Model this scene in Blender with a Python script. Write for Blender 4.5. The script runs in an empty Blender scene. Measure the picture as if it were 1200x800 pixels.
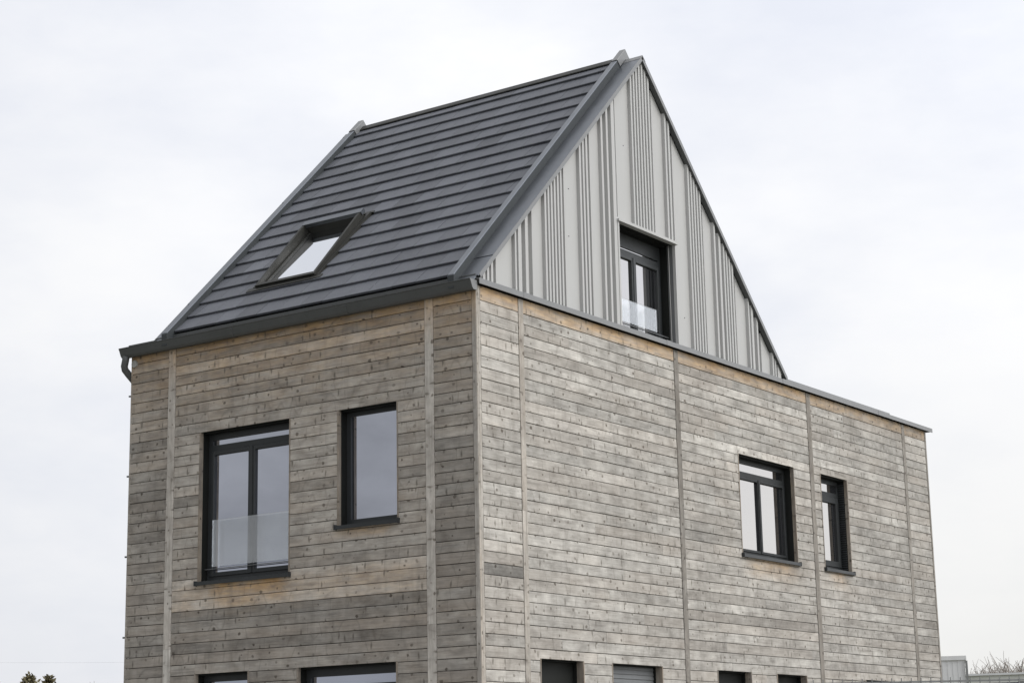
import bpy, bmesh, math, random
from mathutils import Vector, Matrix, noise
random.seed(7)
SC = bpy.context.scene
COL = SC.collection
ZO = 6.598                      # eaves height above the ground; heights below are measured from the eaves
R = math.radians

# ------------------------------------------------------------------ materials
class NT:
    def __init__(s, name):
        s.m = bpy.data.materials.new(name); s.m.use_nodes = True
        s.t = s.m.node_tree; s.t.nodes.clear()
        s.out = s.t.nodes.new('ShaderNodeOutputMaterial')
    def n(s, typ, **kw):
        nd = s.t.nodes.new(typ)
        for k, v in kw.items():
            if k.startswith('_'): setattr(nd, k[1:], v)
            else:
                key = k.replace('__', ' ')
                s.set(nd.inputs[int(key[1:])] if key[0] == 'i' and key[1:].isdigit() else nd.inputs[key], v)
        return nd
    def set(s, inp, v):
        if isinstance(v, bpy.types.NodeSocket): s.t.links.new(v, inp)
        else: inp.default_value = v
    def math(s, op, a, b=0.0, c=None, clamp=False):
        nd = s.n('ShaderNodeMath', _operation=op, _use_clamp=clamp, i0=a, i1=b)
        if c is not None: s.set(nd.inputs[2], c)
        return nd.outputs[0]
    def mix(s, f, a, b, blend='MIX'):
        nd = s.n('ShaderNodeMix', _data_type='RGBA', _blend_type=blend)
        s.set(nd.inputs[0], f); s.set(nd.inputs[6], a); s.set(nd.inputs[7], b)
        return nd.outputs[2]
    def noise(s, vec, scale, detail=3, rough=.55, dim='3D'):
        nd = s.n('ShaderNodeTexNoise', _noise_dimensions=dim, Vector=vec, Scale=scale, Detail=detail, Roughness=rough)
        return nd.outputs[0]
    def ramp(s, f, lo, hi, a=0.0, b=1.0):
        nd = s.n('ShaderNodeMapRange', _clamp=True)
        for i, v in enumerate((f, lo, hi, a, b)): s.set(nd.inputs[i], v)
        return nd.outputs[0]
    def scalevec(s, vec, sc):
        return s.n('ShaderNodeMapping', Vector=vec, Scale=sc).outputs[0]
    def bsdf(s, **kw):
        b = s.n('ShaderNodeBsdfPrincipled', **kw)
        s.t.links.new(b.outputs[0], s.out.inputs[0]); return b
    def bump(s, h, strength=.3, dist=.002):
        return s.n('ShaderNodeBump', Height=h, Strength=strength, Distance=dist).outputs[0]

def rgb(r, g, b): return (r, g, b, 1.0)

def mat_wood():
    t = NT('weathered_larch')
    uv = t.n('ShaderNodeUVMap', _uv_map='UV').outputs[0]
    at = t.n('ShaderNodeVertexColor', _layer_name='bd')
    sp = t.n('ShaderNodeSeparateColor', Color=at.outputs[0])
    tone, warm, rnd = sp.outputs[0], sp.outputs[1], sp.outputs[2]
    pos = t.n('ShaderNodeTexCoord').outputs['Object']
    streak = t.noise(t.scalevec(uv, (1.6, 70, 1)), 1.0, 5, .65)
    streak2 = t.noise(t.scalevec(uv, (5, 24, 1)), 1.0, 4, .6)
    blotch = t.noise(t.scalevec(uv, (4.5, 7, 1)), 1.0, 4, .6)
    band = t.noise(t.scalevec(uv, (1.1, 1.5, 1)), 1.0, 2, .5)
    patch = t.noise(pos, 0.8, 4, .6)
    drip = t.noise(t.scalevec(pos, (7, 7, .5)), 1.0, 4, .6)
    f = t.math('ADD', t.math('MULTIPLY', streak, .30), t.math('MULTIPLY', streak2, .22))
    f = t.math('ADD', f, t.math('MULTIPLY', blotch, .55))
    f = t.math('ADD', f, t.math('MULTIPLY', band, .30))
    f = t.math('ADD', f, t.math('MULTIPLY', patch, .30))
    f = t.ramp(f, .62, 1.0)
    col = t.mix(f, rgb(.168, .157, .142), rgb(.485, .467, .430))
    # slightly brown boards / silver boards
    col = t.mix(t.ramp(t.math('ADD', t.math('MULTIPLY', rnd, .6), t.math('MULTIPLY', band, .6)), .4, 1.0, 0, .32), col, rgb(.30, .25, .205))
    # unweathered warm wood
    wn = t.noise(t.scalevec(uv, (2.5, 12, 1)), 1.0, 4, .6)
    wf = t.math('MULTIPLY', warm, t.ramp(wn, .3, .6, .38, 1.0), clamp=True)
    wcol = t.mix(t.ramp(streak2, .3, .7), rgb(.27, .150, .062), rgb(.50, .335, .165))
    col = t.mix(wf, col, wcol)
    smn = t.noise(t.scalevec(uv, (1.5, 15, 1)), 1.0, 5, .7)
    col = t.mix(t.math('MULTIPLY', t.ramp(smn, .50, .70), t.ramp(patch, .35, .6, .15, .62)), col, rgb(.125, .112, .098))
    brk = t.noise(t.scalevec(uv, (2.6, .9, 1)), 1.0, 1, .3)
    col = t.mix(t.ramp(t.math('ABSOLUTE', t.math('SUBTRACT', brk, .5)), .0, .012, .28, 0), col, rgb(.12, .105, .09))
    # water stains
    st = t.ramp(drip, .52, .74, 0, .34)
    col = t.mix(st, col, rgb(.17, .155, .135))
    # knots: sparse, with a dark core and a paler halo
    kv = t.scalevec(uv, (7.2, 8.6, 1))
    wob = t.n('ShaderNodeTexNoise', Vector=kv, Scale=5.0, Detail=2.0)
    kv2 = t.n('ShaderNodeVectorMath', _operation='MULTIPLY_ADD')
    t.set(kv2.inputs[0], wob.outputs[1]); kv2.inputs[1].default_value = (.16, .22, 0); t.set(kv2.inputs[2], kv)
    vor = t.n('ShaderNodeTexVoronoi', _voronoi_dimensions='2D', Vector=kv2.outputs[0], Scale=1.0)
    vs = t.n('ShaderNodeSeparateColor', Color=vor.outputs['Color'])
    rad = t.math('MULTIPLY', t.ramp(vs.outputs[0], .50, 1.0, .25, 1), .16)
    knot = t.math('MULTIPLY', t.ramp(t.math('SUBTRACT', vor.outputs['Distance'], rad), -.04, .035, 1, 0), t.ramp(vs.outputs[0], .50, .53))
    col = t.mix(t.math('MULTIPLY', knot, t.ramp(vs.outputs[1], 0, 1, .35, .9)), col, rgb(.085, .07, .055))
    # small cracks / ticks running across the board (end checks and loose knots)
    tv = t.scalevec(uv, (9, 8.3, 1))
    twob = t.n('ShaderNodeTexNoise', Vector=tv, Scale=1.3, Detail=3.0)
    tv2 = t.n('ShaderNodeVectorMath', _operation='MULTIPLY_ADD')
    t.set(tv2.inputs[0], twob.outputs[1]); tv2.inputs[1].default_value = (.34, .3, 0); t.set(tv2.inputs[2], tv)
    tv3 = t.scalevec(tv2.outputs[0], (1, .34, 1))
    v2 = t.n('ShaderNodeTexVoronoi', _voronoi_dimensions='2D', Vector=tv3, Scale=1.0)
    v2s = t.n('ShaderNodeSeparateColor', Color=v2.outputs['Color'])
    tick = t.math('MULTIPLY', t.ramp(v2.outputs['Distance'], .04, .15, 1, 0), t.ramp(v2s.outputs[0], .58, .62))
    col = t.mix(t.math('MULTIPLY', tick, .75), col, rgb(.10, .088, .072))
    tn = t.n('ShaderNodeVectorMath', _operation='SCALE'); t.set(tn.inputs[0], col); t.set(tn.inputs['Scale'], t.math('MULTIPLY', tone, 2.0))
    hb = t.math('ADD', t.math('MULTIPLY', streak, .6), t.math('MULTIPLY', knot, -.5))
    t.bsdf(Base__Color=tn.outputs[0], Roughness=.82, Specular__IOR__Level=.25, Normal=t.bump(hb, .5, .004))
    return t.m

def mat_metal(name, c, rough=.42, var=.12, spec=.5, metallic=0.0):
    t = NT(name)
    pos = t.n('ShaderNodeTexCoord').outputs['Object']
    n1 = t.noise(pos, 3.0, 5, .6); n2 = t.noise(t.scalevec(pos, (9, 9, 1.2)), 1, 4, .6); n3 = t.noise(pos, 60, 2, .5)
    f = t.math('ADD', t.math('MULTIPLY', n1, .5), t.math('MULTIPLY', n2, .5))
    col = t.mix(t.ramp(f, .3, .7), rgb(*[v * (1 - var) for v in c]), rgb(*[v * (1 + var) for v in c]))
    t.bsdf(Base__Color=col, Roughness=t.ramp(n1, .3, .7, rough - .06, rough + .08), Specular__IOR__Level=spec,
           Metallic=metallic, Normal=t.bump(t.math('ADD', n1, t.math('MULTIPLY', n3, .05)), .12, .01))
    return t.m

def mat_tile():
    t = NT('dark_flat_roof_tile')
    at = t.n('ShaderNodeVertexColor', _layer_name='bd')
    tone = t.n('ShaderNodeSeparateColor', Color=at.outputs[0]).outputs[0]
    pos = t.n('ShaderNodeTexCoord').outputs['Object']
    n1 = t.noise(pos, 2.2, 5, .65); n2 = t.noise(pos, 45, 3, .6)
    f = t.math('ADD', t.math('MULTIPLY', n1, .6), t.math('MULTIPLY', n2, .4))
    col = t.mix(t.ramp(f, .3, .7), rgb(.064, .069, .081), rgb(.104, .110, .126))
    tn = t.n('ShaderNodeVectorMath', _operation='SCALE'); t.set(tn.inputs[0], col); t.set(tn.inputs['Scale'], t.math('MULTIPLY', tone, 2.0))
    t.bsdf(Base__Color=tn.outputs[0], Roughness=.6, Specular__IOR__Level=.4, Normal=t.bump(n2, .3, .003))
    return t.m

def mat_plain(name, c, rough=.7, var=.15, scale=4.0, spec=.3):
    t = NT(name)
    pos = t.n('ShaderNodeTexCoord').outputs['Object']
    n1 = t.noise(pos, scale, 5, .6)
    col = t.mix(t.ramp(n1, .3, .7), rgb(*[v * (1 - var) for v in c]), rgb(*[v * (1 + var) for v in c]))
    t.bsdf(Base__Color=col, Roughness=rough, Specular__IOR__Level=spec)
    return t.m

def mat_glass(name, f0=.30, tint=(.9, .92, .97), inner=(.012, .013, .015)):
    # coated double glazing: strong mirror over a dark room, a little curtain-pale inside
    t = NT(name)
    pos = t.n('ShaderNodeTexCoord').outputs['Object']
    n1 = t.noise(pos, 1.1, 1, .4)
    bm_ = t.bump(n1, .15, .01)
    fr = t.n('ShaderNodeFresnel', IOR=1.52, Normal=bm_).outputs[0]
    fac = t.math('ADD', f0, t.math('MULTIPLY', fr, 1.25), clamp=True)
    gl = t.n('ShaderNodeBsdfGlossy', Color=rgb(*tint), Roughness=.01, Normal=bm_)
    df = t.n('ShaderNodeBsdfDiffuse', Color=rgb(*inner))
    mx = t.n('ShaderNodeMixShader', Fac=fac)
    t.t.links.new(df.outputs[0], mx.inputs[1]); t.t.links.new(gl.outputs[0], mx.inputs[2])
    t.t.links.new(mx.outputs[0], t.out.inputs[0]); return t.m

def mat_clear_glass():
    t = NT('clear_guard_glass')
    fr = t.n('ShaderNodeFresnel', IOR=1.5).outputs[0]
    tr = t.n('ShaderNodeBsdfTransparent', Color=rgb(.965, .97, .965))
    gl = t.n('ShaderNodeBsdfGlossy', Color=rgb(.95, .97, 1), Roughness=.02)
    df = t.n('ShaderNodeBsdfDiffuse', Color=rgb(.60, .61, .61))
    m1 = t.n('ShaderNodeMixShader', Fac=.045)
    t.t.links.new(tr.outputs[0], m1.inputs[1]); t.t.links.new(df.outputs[0], m1.inputs[2])
    m2 = t.n('ShaderNodeMixShader', Fac=t.math('MULTIPLY', fr, .4, clamp=True))
    t.t.links.new(m1.outputs[0], m2.inputs[1]); t.t.links.new(gl.outputs[0], m2.inputs[2])
    t.t.links.new(m2.outputs[0], t.out.inputs[0]); return t.m

def mat_ground():
    t = NT('rough_grass_and_gravel')
    pos = t.n('ShaderNodeTexCoord').outputs['Object']
    n1 = t.noise(pos, .08, 6, .6); n2 = t.noise(pos, 3, 5, .6)
    a = t.mix(t.ramp(n2, .3, .7), rgb(.05, .065, .028), rgb(.10, .11, .05))
    b = t.mix(t.ramp(n2, .3, .7), rgb(.16, .145, .12), rgb(.27, .25, .21))
    t.bsdf(Base__Color=t.mix(t.ramp(n1, .42, .58), a, b), Roughness=.95)
    return t.m

M = dict(
    wood=mat_wood(), tile=mat_tile(),
    anthracite=mat_metal('anthracite_coated_metal', (.050, .055, .058), .45),
    gutter=mat_metal('dark_grey_zinc', (.068, .072, .072), .48),
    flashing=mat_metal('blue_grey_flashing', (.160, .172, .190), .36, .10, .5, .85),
    coping=mat_metal('grey_coping_metal', (.155, .158, .160), .42, .08),
    sheet=mat_metal('light_grey_ribbed_sheet', (.385, .385, .377), .48, .03, .25),
    frame=mat_metal('dark_window_aluminium', (.028, .031, .033), .45, spec=.35),
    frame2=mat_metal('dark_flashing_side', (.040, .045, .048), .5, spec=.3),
    frame3=mat_metal('black_window_aluminium', (.020, .022, .023), .5, spec=.22),
    liner=mat_metal('black_reveal_metal', (.012, .013, .012), .6, spec=.15),
    bronze=mat_metal('olive_brown_metal', (.024, .024, .021), .5, spec=.28),
    silver=mat_metal('pale_metal_edge', (.42, .42, .40), .4),
    reveal=mat_metal('mid_grey_reveal_metal', (.11, .115, .118), .5),
    dark=mat_plain('black_void', (.012, .012, .012), .9),
    backing=mat_plain('black_wall_membrane', (.02, .018, .016), .9),
    glass=mat_glass('window_glass_cool', .50, (.84, .88, 1.0)),
    glassb=mat_glass('window_glass_bright', .30, (.97, .95, .94)),
    glasss=mat_glass('roof_window_glass', .60, (.95, .97, 1.0)),
    guard=mat_clear_glass(), ground=mat_ground(),
    flat=mat_plain('roofing_felt', (.09, .09, .09), .9),
    shed=mat_metal('pale_grey_shed_cladding', (.52, .525, .53), .55, .05),
    shed2=mat_plain('off_white_render', (.52, .53, .50), .8, .08, .6),
    plinth=mat_plain('blue_grey_plinth', (.10, .105, .14), .7),
    bark=mat_plain('grey_bark', (.20, .18, .16), .9), leaf=mat_plain('olive_foliage', (.11, .095, .05), .8, .4, 6),
    twig=mat_plain('pale_twig', (.21, .185, .16), .9),
    asphalt=mat_plain('asphalt', (.055, .055, .057), .9, .2, 8), steel=mat_metal('galvanised_steel', (.16, .165, .165), .5),
    cap=mat_plain('pale_grey_plastic', (.30, .30, .28), .6),
    concrete=mat_plain('concrete', (.30, .29, .27), .85),
)

# ------------------------------------------------------------------ mesh helpers
class MB:
    """collects faces into one mesh; P maps local coordinates to world"""
    def __init__(s, P=None):
        s.v = []; s.f = []; s.uv = []; s.cd = []; s.P = P or (lambda a, b, c: (a, b, c))
    def face(s, pts, uv=None, cd=None):
        i = len(s.v); s.v += [s.P(*p) for p in pts]; s.f.append(tuple(range(i, i + len(pts))))
        s.uv.append(uv or [(0, 0)] * len(pts)); s.cd.append(cd or [(.5, 0, .5)] * len(pts))
    def box(s, a0, b0, c0, a1, b1, c1, uvfn=None, cdfn=None):
        p = [(a, b, c) for a in (a0, a1) for b in (b0, b1) for c in (c0, c1)]
        for q in ((0, 1, 3, 2), (4, 6, 7, 5), (0, 4, 5, 1), (2, 3, 7, 6), (0, 2, 6, 4), (1, 5, 7, 3)):
            pts = [p[k] for k in q]
            s.face(pts, [uvfn(*x) for x in pts] if uvfn else None, [cdfn(*x) for x in pts] if cdfn else None)
    def cbox(s, a0, b0, c0, a1, b1, c1, ch=.004, **k):
        """box with chamfered long edges all round (b is the outward axis, b1 the front)"""
        ring = lambda b, d: [(a0 + d, b, c0 + d), (a1 - d, b, c0 + d), (a1 - d, b, c1 - d), (a0 + d, b, c1 - d)]
        r = [ring(b0, 0), ring(b1 - ch, 0), ring(b1, ch)]
        for x, y in zip(r, r[1:]):
            for i in range(4): s.face([x[i], x[(i + 1) % 4], y[(i + 1) % 4], y[i]])
        s.face(r[0][::-1]); s.face(r[2])
    def prism(s, prof, axis_pts):
        """closed profile swept: axis_pts(t) -> list of points for end t in (0,1)"""
        A, B = axis_pts(0), axis_pts(1); n = len(A)
        for i in range(n): s.face([A[i], A[(i + 1) % n], B[(i + 1) % n], B[i]])
        s.face(A[::-1]); s.face(B)
    def sweep(s, rings):
        n = len(rings[0])
        for A, B in zip(rings, rings[1:]):
            for i in range(n): s.face([A[i], A[(i + 1) % n], B[(i + 1) % n], B[i]])
        s.face(rings[0][::-1]); s.face(rings[-1])
    def tube(s, pts, rad, seg=8):
        rings = []; pu = None
        for i, p in enumerate(pts):
            p = Vector(p); d = (Vector(pts[min(i + 1, len(pts) - 1)]) - Vector(pts[max(i - 1, 0)])).normalized()
            u = d.cross(Vector((0, 0, 1)) if abs(d.z) < .9 else Vector((1, 0, 0))).normalized() if pu is None else (pu - d * pu.dot(d)).normalized()
            pu = u; w = d.cross(u)
            r = rad[i] if isinstance(rad, (list, tuple)) else rad
            rings.append([tuple(p + (u * math.cos(2 * math.pi * k / seg) + w * math.sin(2 * math.pi * k / seg)) * r) for k in range(seg)])
        s.sweep(rings)
    def build(s, name, mat, parent=None, fix=True, smooth=False, weld=True):
        me = bpy.data.meshes.new(name); me.from_pydata(s.v, [], s.f)
        me.uv_layers.new(name='UV'); me.color_attributes.new('bd', 'FLOAT_COLOR', 'CORNER')
        me.uv_layers['UV'].data.foreach_set('uv', [q for U in s.uv for u in U for q in (u[0], u[1])])
        me.color_attributes['bd'].data.foreach_set('color', [q for Cc in s.cd for c in Cc for q in (c[0], c[1], c[2], 1.0)])
        if weld or fix:
            bm = bmesh.new(); bm.from_mesh(me)
            if weld: bmesh.ops.remove_doubles(bm, verts=bm.verts, dist=1e-5)
            if fix: bmesh.ops.recalc_face_normals(bm, faces=bm.faces)
            bm.to_mesh(me); bm.free()
        me.materials.append(mat)
        if smooth:
            for p in me.polygons: p.use_smooth = True
        o = bpy.data.objects.new(name, me); COL.objects.link(o)
        if parent: o.parent = parent
        return o

def thing(name, label, cat, loc=(0, 0, 0), group=None):
    o = bpy.data.objects.new(name, None); COL.objects.link(o); o.location = loc
    o['label'] = label; o['category'] = cat
    if group: o['group'] = group
    return o
def tag(o, label, cat, group=None):
    o['label'] = label; o['category'] = cat
    if group: o['group'] = group
    return o
def struct(o, kind='structure'):
    o['kind'] = kind; return o

# face mappings: (along, outward, height-from-eaves) -> world
FRONT = lambda a, o, z: (a, -o, z + ZO)          # long-side wall under the roof slope, faces -y
SIDE = lambda a, o, z: (o, a, z + ZO)            # wall under the gable, faces +x
BACK = lambda a, o, z: (a, 11.75 + o, z + ZO)
FAR = lambda a, o, z: (-5.14 - o, a, z + ZO)

house = thing('timber_house', 'weathered timber clad house with steep dark tiled roof and ribbed grey metal gable', 'house')

# ------------------------------------------------------------------ timber cladding
H = 0.12
XL, YR = -5.14, 11.75
ZB = -ZO + .12
def subtract(a0, a1, z0, z1, holes):
    """pieces of the rectangle left after cutting the holes"""
    rects = [(a0, a1, z0, z1)]
    for (h0, h1, g0, g1) in holes:
        nx = []
        for (x0, x1, y0, y1) in rects:
            if h0 >= x1 or h1 <= x0 or g0 >= y1 or g1 <= y0: nx.append((x0, x1, y0, y1)); continue
            if h0 > x0: nx.append((x0, h0, y0, y1))
            if h1 < x1: nx.append((h1, x1, y0, y1))
            m0, m1 = max(x0, h0), min(x1, h1)
            if g1 < y1: nx.append((m0, m1, g1, y1))
            if g0 > y0: nx.append((m0, m1, y0, g0))
        rects = nx
    return rects

def board(mb, a0, a1, z0, z1, tone, rnd, warm, off):
    """one shiplap board: thin chamfer at its foot, split lengthwise so wear can vary along it"""
    if a1 - a0 < .012 or z1 - z0 < .008: return
    n = max(1, int((a1 - a0) / .18)); xs = [a0 + (a1 - a0) * i / n for i in range(n + 1)]
    ru, rv = rnd * 41.7, rnd * 23.3 + random.random() * 7
    tilt = random.uniform(-.0012, .0012)
    prof = [(z0, -.026), (z0, off - .0025), (z0 + .003, off + tilt + .0005), (z1 - .006, off - .0015), (z1 - .001, off - .0055), (z1, -.026)]
    def uv(x, z): return (x + ru, z + rv)
    def cd(x, z): return (tone * (1 + .10 * noise.noise(Vector((x * 1.3, z * 5, rnd * 9)))), warm(x, z), rnd)
    for x0, x1 in zip(xs, xs[1:]):
        for (za, oa), (zb, ob) in zip(prof, prof[1:]):
            mb.face([(x0, oa, za), (x1, oa, za), (x1, ob, zb), (x0, ob, zb)],
                    [uv(x0, za), uv(x1, za), uv(x1, zb), uv(x0, zb)], [cd(x0, za), cd(x1, za), cd(x1, zb), cd(x0, zb)])
    for x in (a0, a1):
        mb.face([(x, o, z) for z, o in prof], [uv(x, z) for z, o in prof], [cd(x, z) for z, o in prof])

def clad(P, name, panels, holes, tonefn, warmfn, lens, z1=.04, label=None, mem=None):
    """panels: list of (a0, a1); boards are cut at the battens between the panels"""
    mb = MB(P); rows = int((z1 - ZB) / H) + 1
    for (pa, pb) in panels:
        for k in range(rows):
            zt = -k * H if k else z1 - .0; zb = -(k + 1) * H
            if k == 0: zt = z1
            zb = max(zb, ZB)
            if zb >= zt: continue
            rowt = random.gauss(1, .075); a = pa; first = True
            while a < pb - .01:
                L = random.uniform(*lens) * (random.uniform(.2, 1) if first and lens[0] < 5 else 1); first = False
                L = max(L, .22)
                e = min(a + L, pb)
                if pb - e < .2: e = pb
                rnd = random.random(); tone = tonefn(.5 * (a + e), k, pa) * rowt * random.gauss(1, .04)
                off = random.uniform(-.0014, .0014)
                for (x0, x1, y0, y1) in subtract(a + .0010, e - .0010, zb + .0024 + random.uniform(-.0008, .0012), zt - .0022, holes):
                    board(mb, x0, x1, y0, y1, tone * .5, rnd, warmfn, off)
                a = e
    o = mb.build(name, M['wood'], house, weld=False)
    if label: o['label'] = label
    bk = MB(P)
    for (x0, x1, y0, y1) in subtract(mem[0], mem[1], -ZO, z1 - .01, holes):
        bk.box(x0, -.06, y0, x1, -.031, y1)
    bk.build('wall_membrane', M['backing'], o)
    return o

def batten(P, a0, a1, wall, top=.03, off=.006, tone=.5, holes=(), proud=-.03):
    mb = MB(P); z = top; rnd0 = random.random()
    while z > ZB:
        e = max(ZB, z - random.uniform(2.2, 3.6)); rnd = random.random(); ru = rnd * 40
        zs = [z - (z - e) * i / 12 for i in range(13)]
        t0 = tone * random.gauss(1, .04)
        for zt, zb in zip(zs, zs[1:]):
            c = lambda q: (t0 * (1 + .12 * noise.noise(Vector((a0 * 3, q * 1.5, 3)))), max(0, .75 - abs(q - top) * 1.6) if P is FRONT else .1, rnd)
            pr = [(a0, -.03), (a0, off - .002), (a0 + .002, off), (a1 - .002, off), (a1, off - .002), (a1, -.03)]
            for (xa, oa), (xb, ob) in zip(pr, pr[1:]):
                mb.face([(xa, oa, zb + .001 * (zb == e)), (xb, ob, zb + .001 * (zb == e)), (xb, ob, zt), (xa, oa, zt)],
                        [(zb + ru, xa + rnd), (zb + ru, xb + rnd), (zt + ru, xb + rnd), (zt + ru, xa + rnd)], [c(zb), c(zb), c(zt), c(zt)])
        z = e
    return mb.build('batten', M['wood'], wall, weld=False)

# openings: (a0, a1, z0, z1)
TR = .016
W1 = (-3.965, -2.600, -2.815, -1.08); W2 = (-1.885, -1.070, -2.36, -1.08)
G1 = (-3.985, -3.190, -5.10, -3.835); G2 = (-2.455, -1.098, -5.10, -3.835)
S1 = (5.640, 7.160, -2.355, -1.065); S2 = (7.985, 8.810, -2.36, -1.055)
B = [(1.064, 1.877), (2.476, 3.543), (4.869, 5.711), (6.415, 7.239), (9.063, 10.55)]
B = [(a, b, -5.10, -3.82) for a, b in B]
fr_open = [W1, W2, G1, G2]; sd_open = [S1, S2] + B
grow = lambda r: (r[0] - TR, r[1] + TR, r[2] - .0, r[3] + .002)

def sm(x, a, b): 
    t = max(0, min(1, (x - a) / (b - a))); return t * t * (3 - 2 * t)
def box01(x, a, b, s): return sm(x, a - s, a + s) * (1 - sm(x, b - s, b + s))
def front_tone(a, k, pa):
    t = .74
    if pa > -.6:
        t = .68
        if 13 <= k <= 21: t = .50
        elif k > 21: t = .58
    elif pa < -4.6:
        t = .68 if k < 14 else .57
    else:
        if k >= 26: t = .57
        elif k in (23, 24, 25): t = .86
        elif k < 2: t = .62  # gutter shadow put into the tone of the top boards
    return t
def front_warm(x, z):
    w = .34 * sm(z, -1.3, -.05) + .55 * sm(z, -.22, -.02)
    w = max(w, .95 * box01(x, -3.75, -2.66, .10) * box01(z, -2.99, -2.80, .03))
    w = max(w, .62 * box01(x, -3.78, -2.62, .10) * box01(z, -3.10, -2.99, .03))
    w = max(w, .22 * box01(x, -4.3, -.7, .3) * box01(z, -3.13, -2.86, .02))
    w = max(w, .55 * box01(x, -1.84, -1.12, .06) * box01(z, -2.49, -2.36, .03))
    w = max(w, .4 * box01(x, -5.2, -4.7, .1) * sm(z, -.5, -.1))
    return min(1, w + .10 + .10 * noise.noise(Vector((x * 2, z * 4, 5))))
def side_tone(a, k, pa):
    t = 1.04
    if pa < .5:
        t = 1.12 if k < 12 else 1.0
        if k == 24: t = .55
    elif pa < 4: t = 1.02 if k < 24 else .97
    else: t = .97
    if k in (22, 24) : t *= .93
    if k == 25 and a > 4: t *= .90
    if k in (26,) and a > 4: t *= .86
    if a > 9: t *= .95
    return t
def side_warm(x, z):
    w = (.92 - .25 * sm(x, 6, 11)) * sm(z, -.13, -.10)
    for (a0, a1, b0, b1) in (S1, S2):
        w = max(w, .62 * box01(x, a0 + .25, a1 - .2, .15) * box01(z, b0 - .16, b0, .04))
    w = max(w, .35 * box01(x, 5.8, 7.1, .3) * box01(z, -2.62, -2.4, .04))
    return max(0, min(1, w + .08 * noise.noise(Vector((x * 2, z * 4, 8)))))

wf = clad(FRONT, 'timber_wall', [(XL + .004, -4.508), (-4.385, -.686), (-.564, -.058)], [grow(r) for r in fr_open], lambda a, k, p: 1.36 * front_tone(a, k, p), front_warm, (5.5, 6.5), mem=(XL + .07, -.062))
ws = clad(SIDE, 'timber_wall', [(.077, .772), (.872, 4.085), (4.197, 7.66), (7.785, 10.84), (10.945, YR - .05)], [grow(r) for r in sd_open], side_tone, side_warm, (1.6, 3.8), mem=(.032, YR - .07))
wb = clad(BACK, 'timber_wall', [(XL + .004, -2.7), (-2.6, -.034)], [], lambda a, k, p: .8, lambda x, z: .1, (2, 4.5), mem=(XL + .07, -.07))
wl = clad(FAR, 'timber_wall', [(.028, 5.8), (5.9, YR - .03)], [], lambda a, k, p: .8, lambda x, z: .1, (2, 4.5), mem=(.07, YR - .07))
for a0, a1, t in ((-4.503, -4.390, .49), (-.681, -.569, .47)): batten(FRONT, a0, a1, wf, tone=t * 1.3)
for a0, a1, t in ((.777, .867, .50), (4.090, 4.192, .27), (7.665, 7.780, .30), (10.845, 10.940, .33), (YR - .045, YR + .0, .33)): batten(SIDE, a0, a1, ws, tone=t)
batten(FAR, .003, .027, wl, off=.002)
batten(BACK, -2.695, -2.605, wb); batten(FAR, 5.805, 5.895, wl)
# corner post: two planks meeting at the corner
cp = batten(FRONT, -.054, -.001, wf, tone=.50, off=.004); cp.name = 'corner_post'
c2 = batten(SIDE, -.001, .030, ws, tone=.50, off=.004); c2.name = 'corner_post'
c3 = batten(SIDE, .034, .072, ws, tone=.50, off=.002); c3.name = 'corner_post'
# dark core so that no daylight leaks through
mb = MB(); mb.box(XL + .3, .3, .05, -.3, YR - .3, ZO - .02); mb.build('core', M['dark'], wb)

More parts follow.
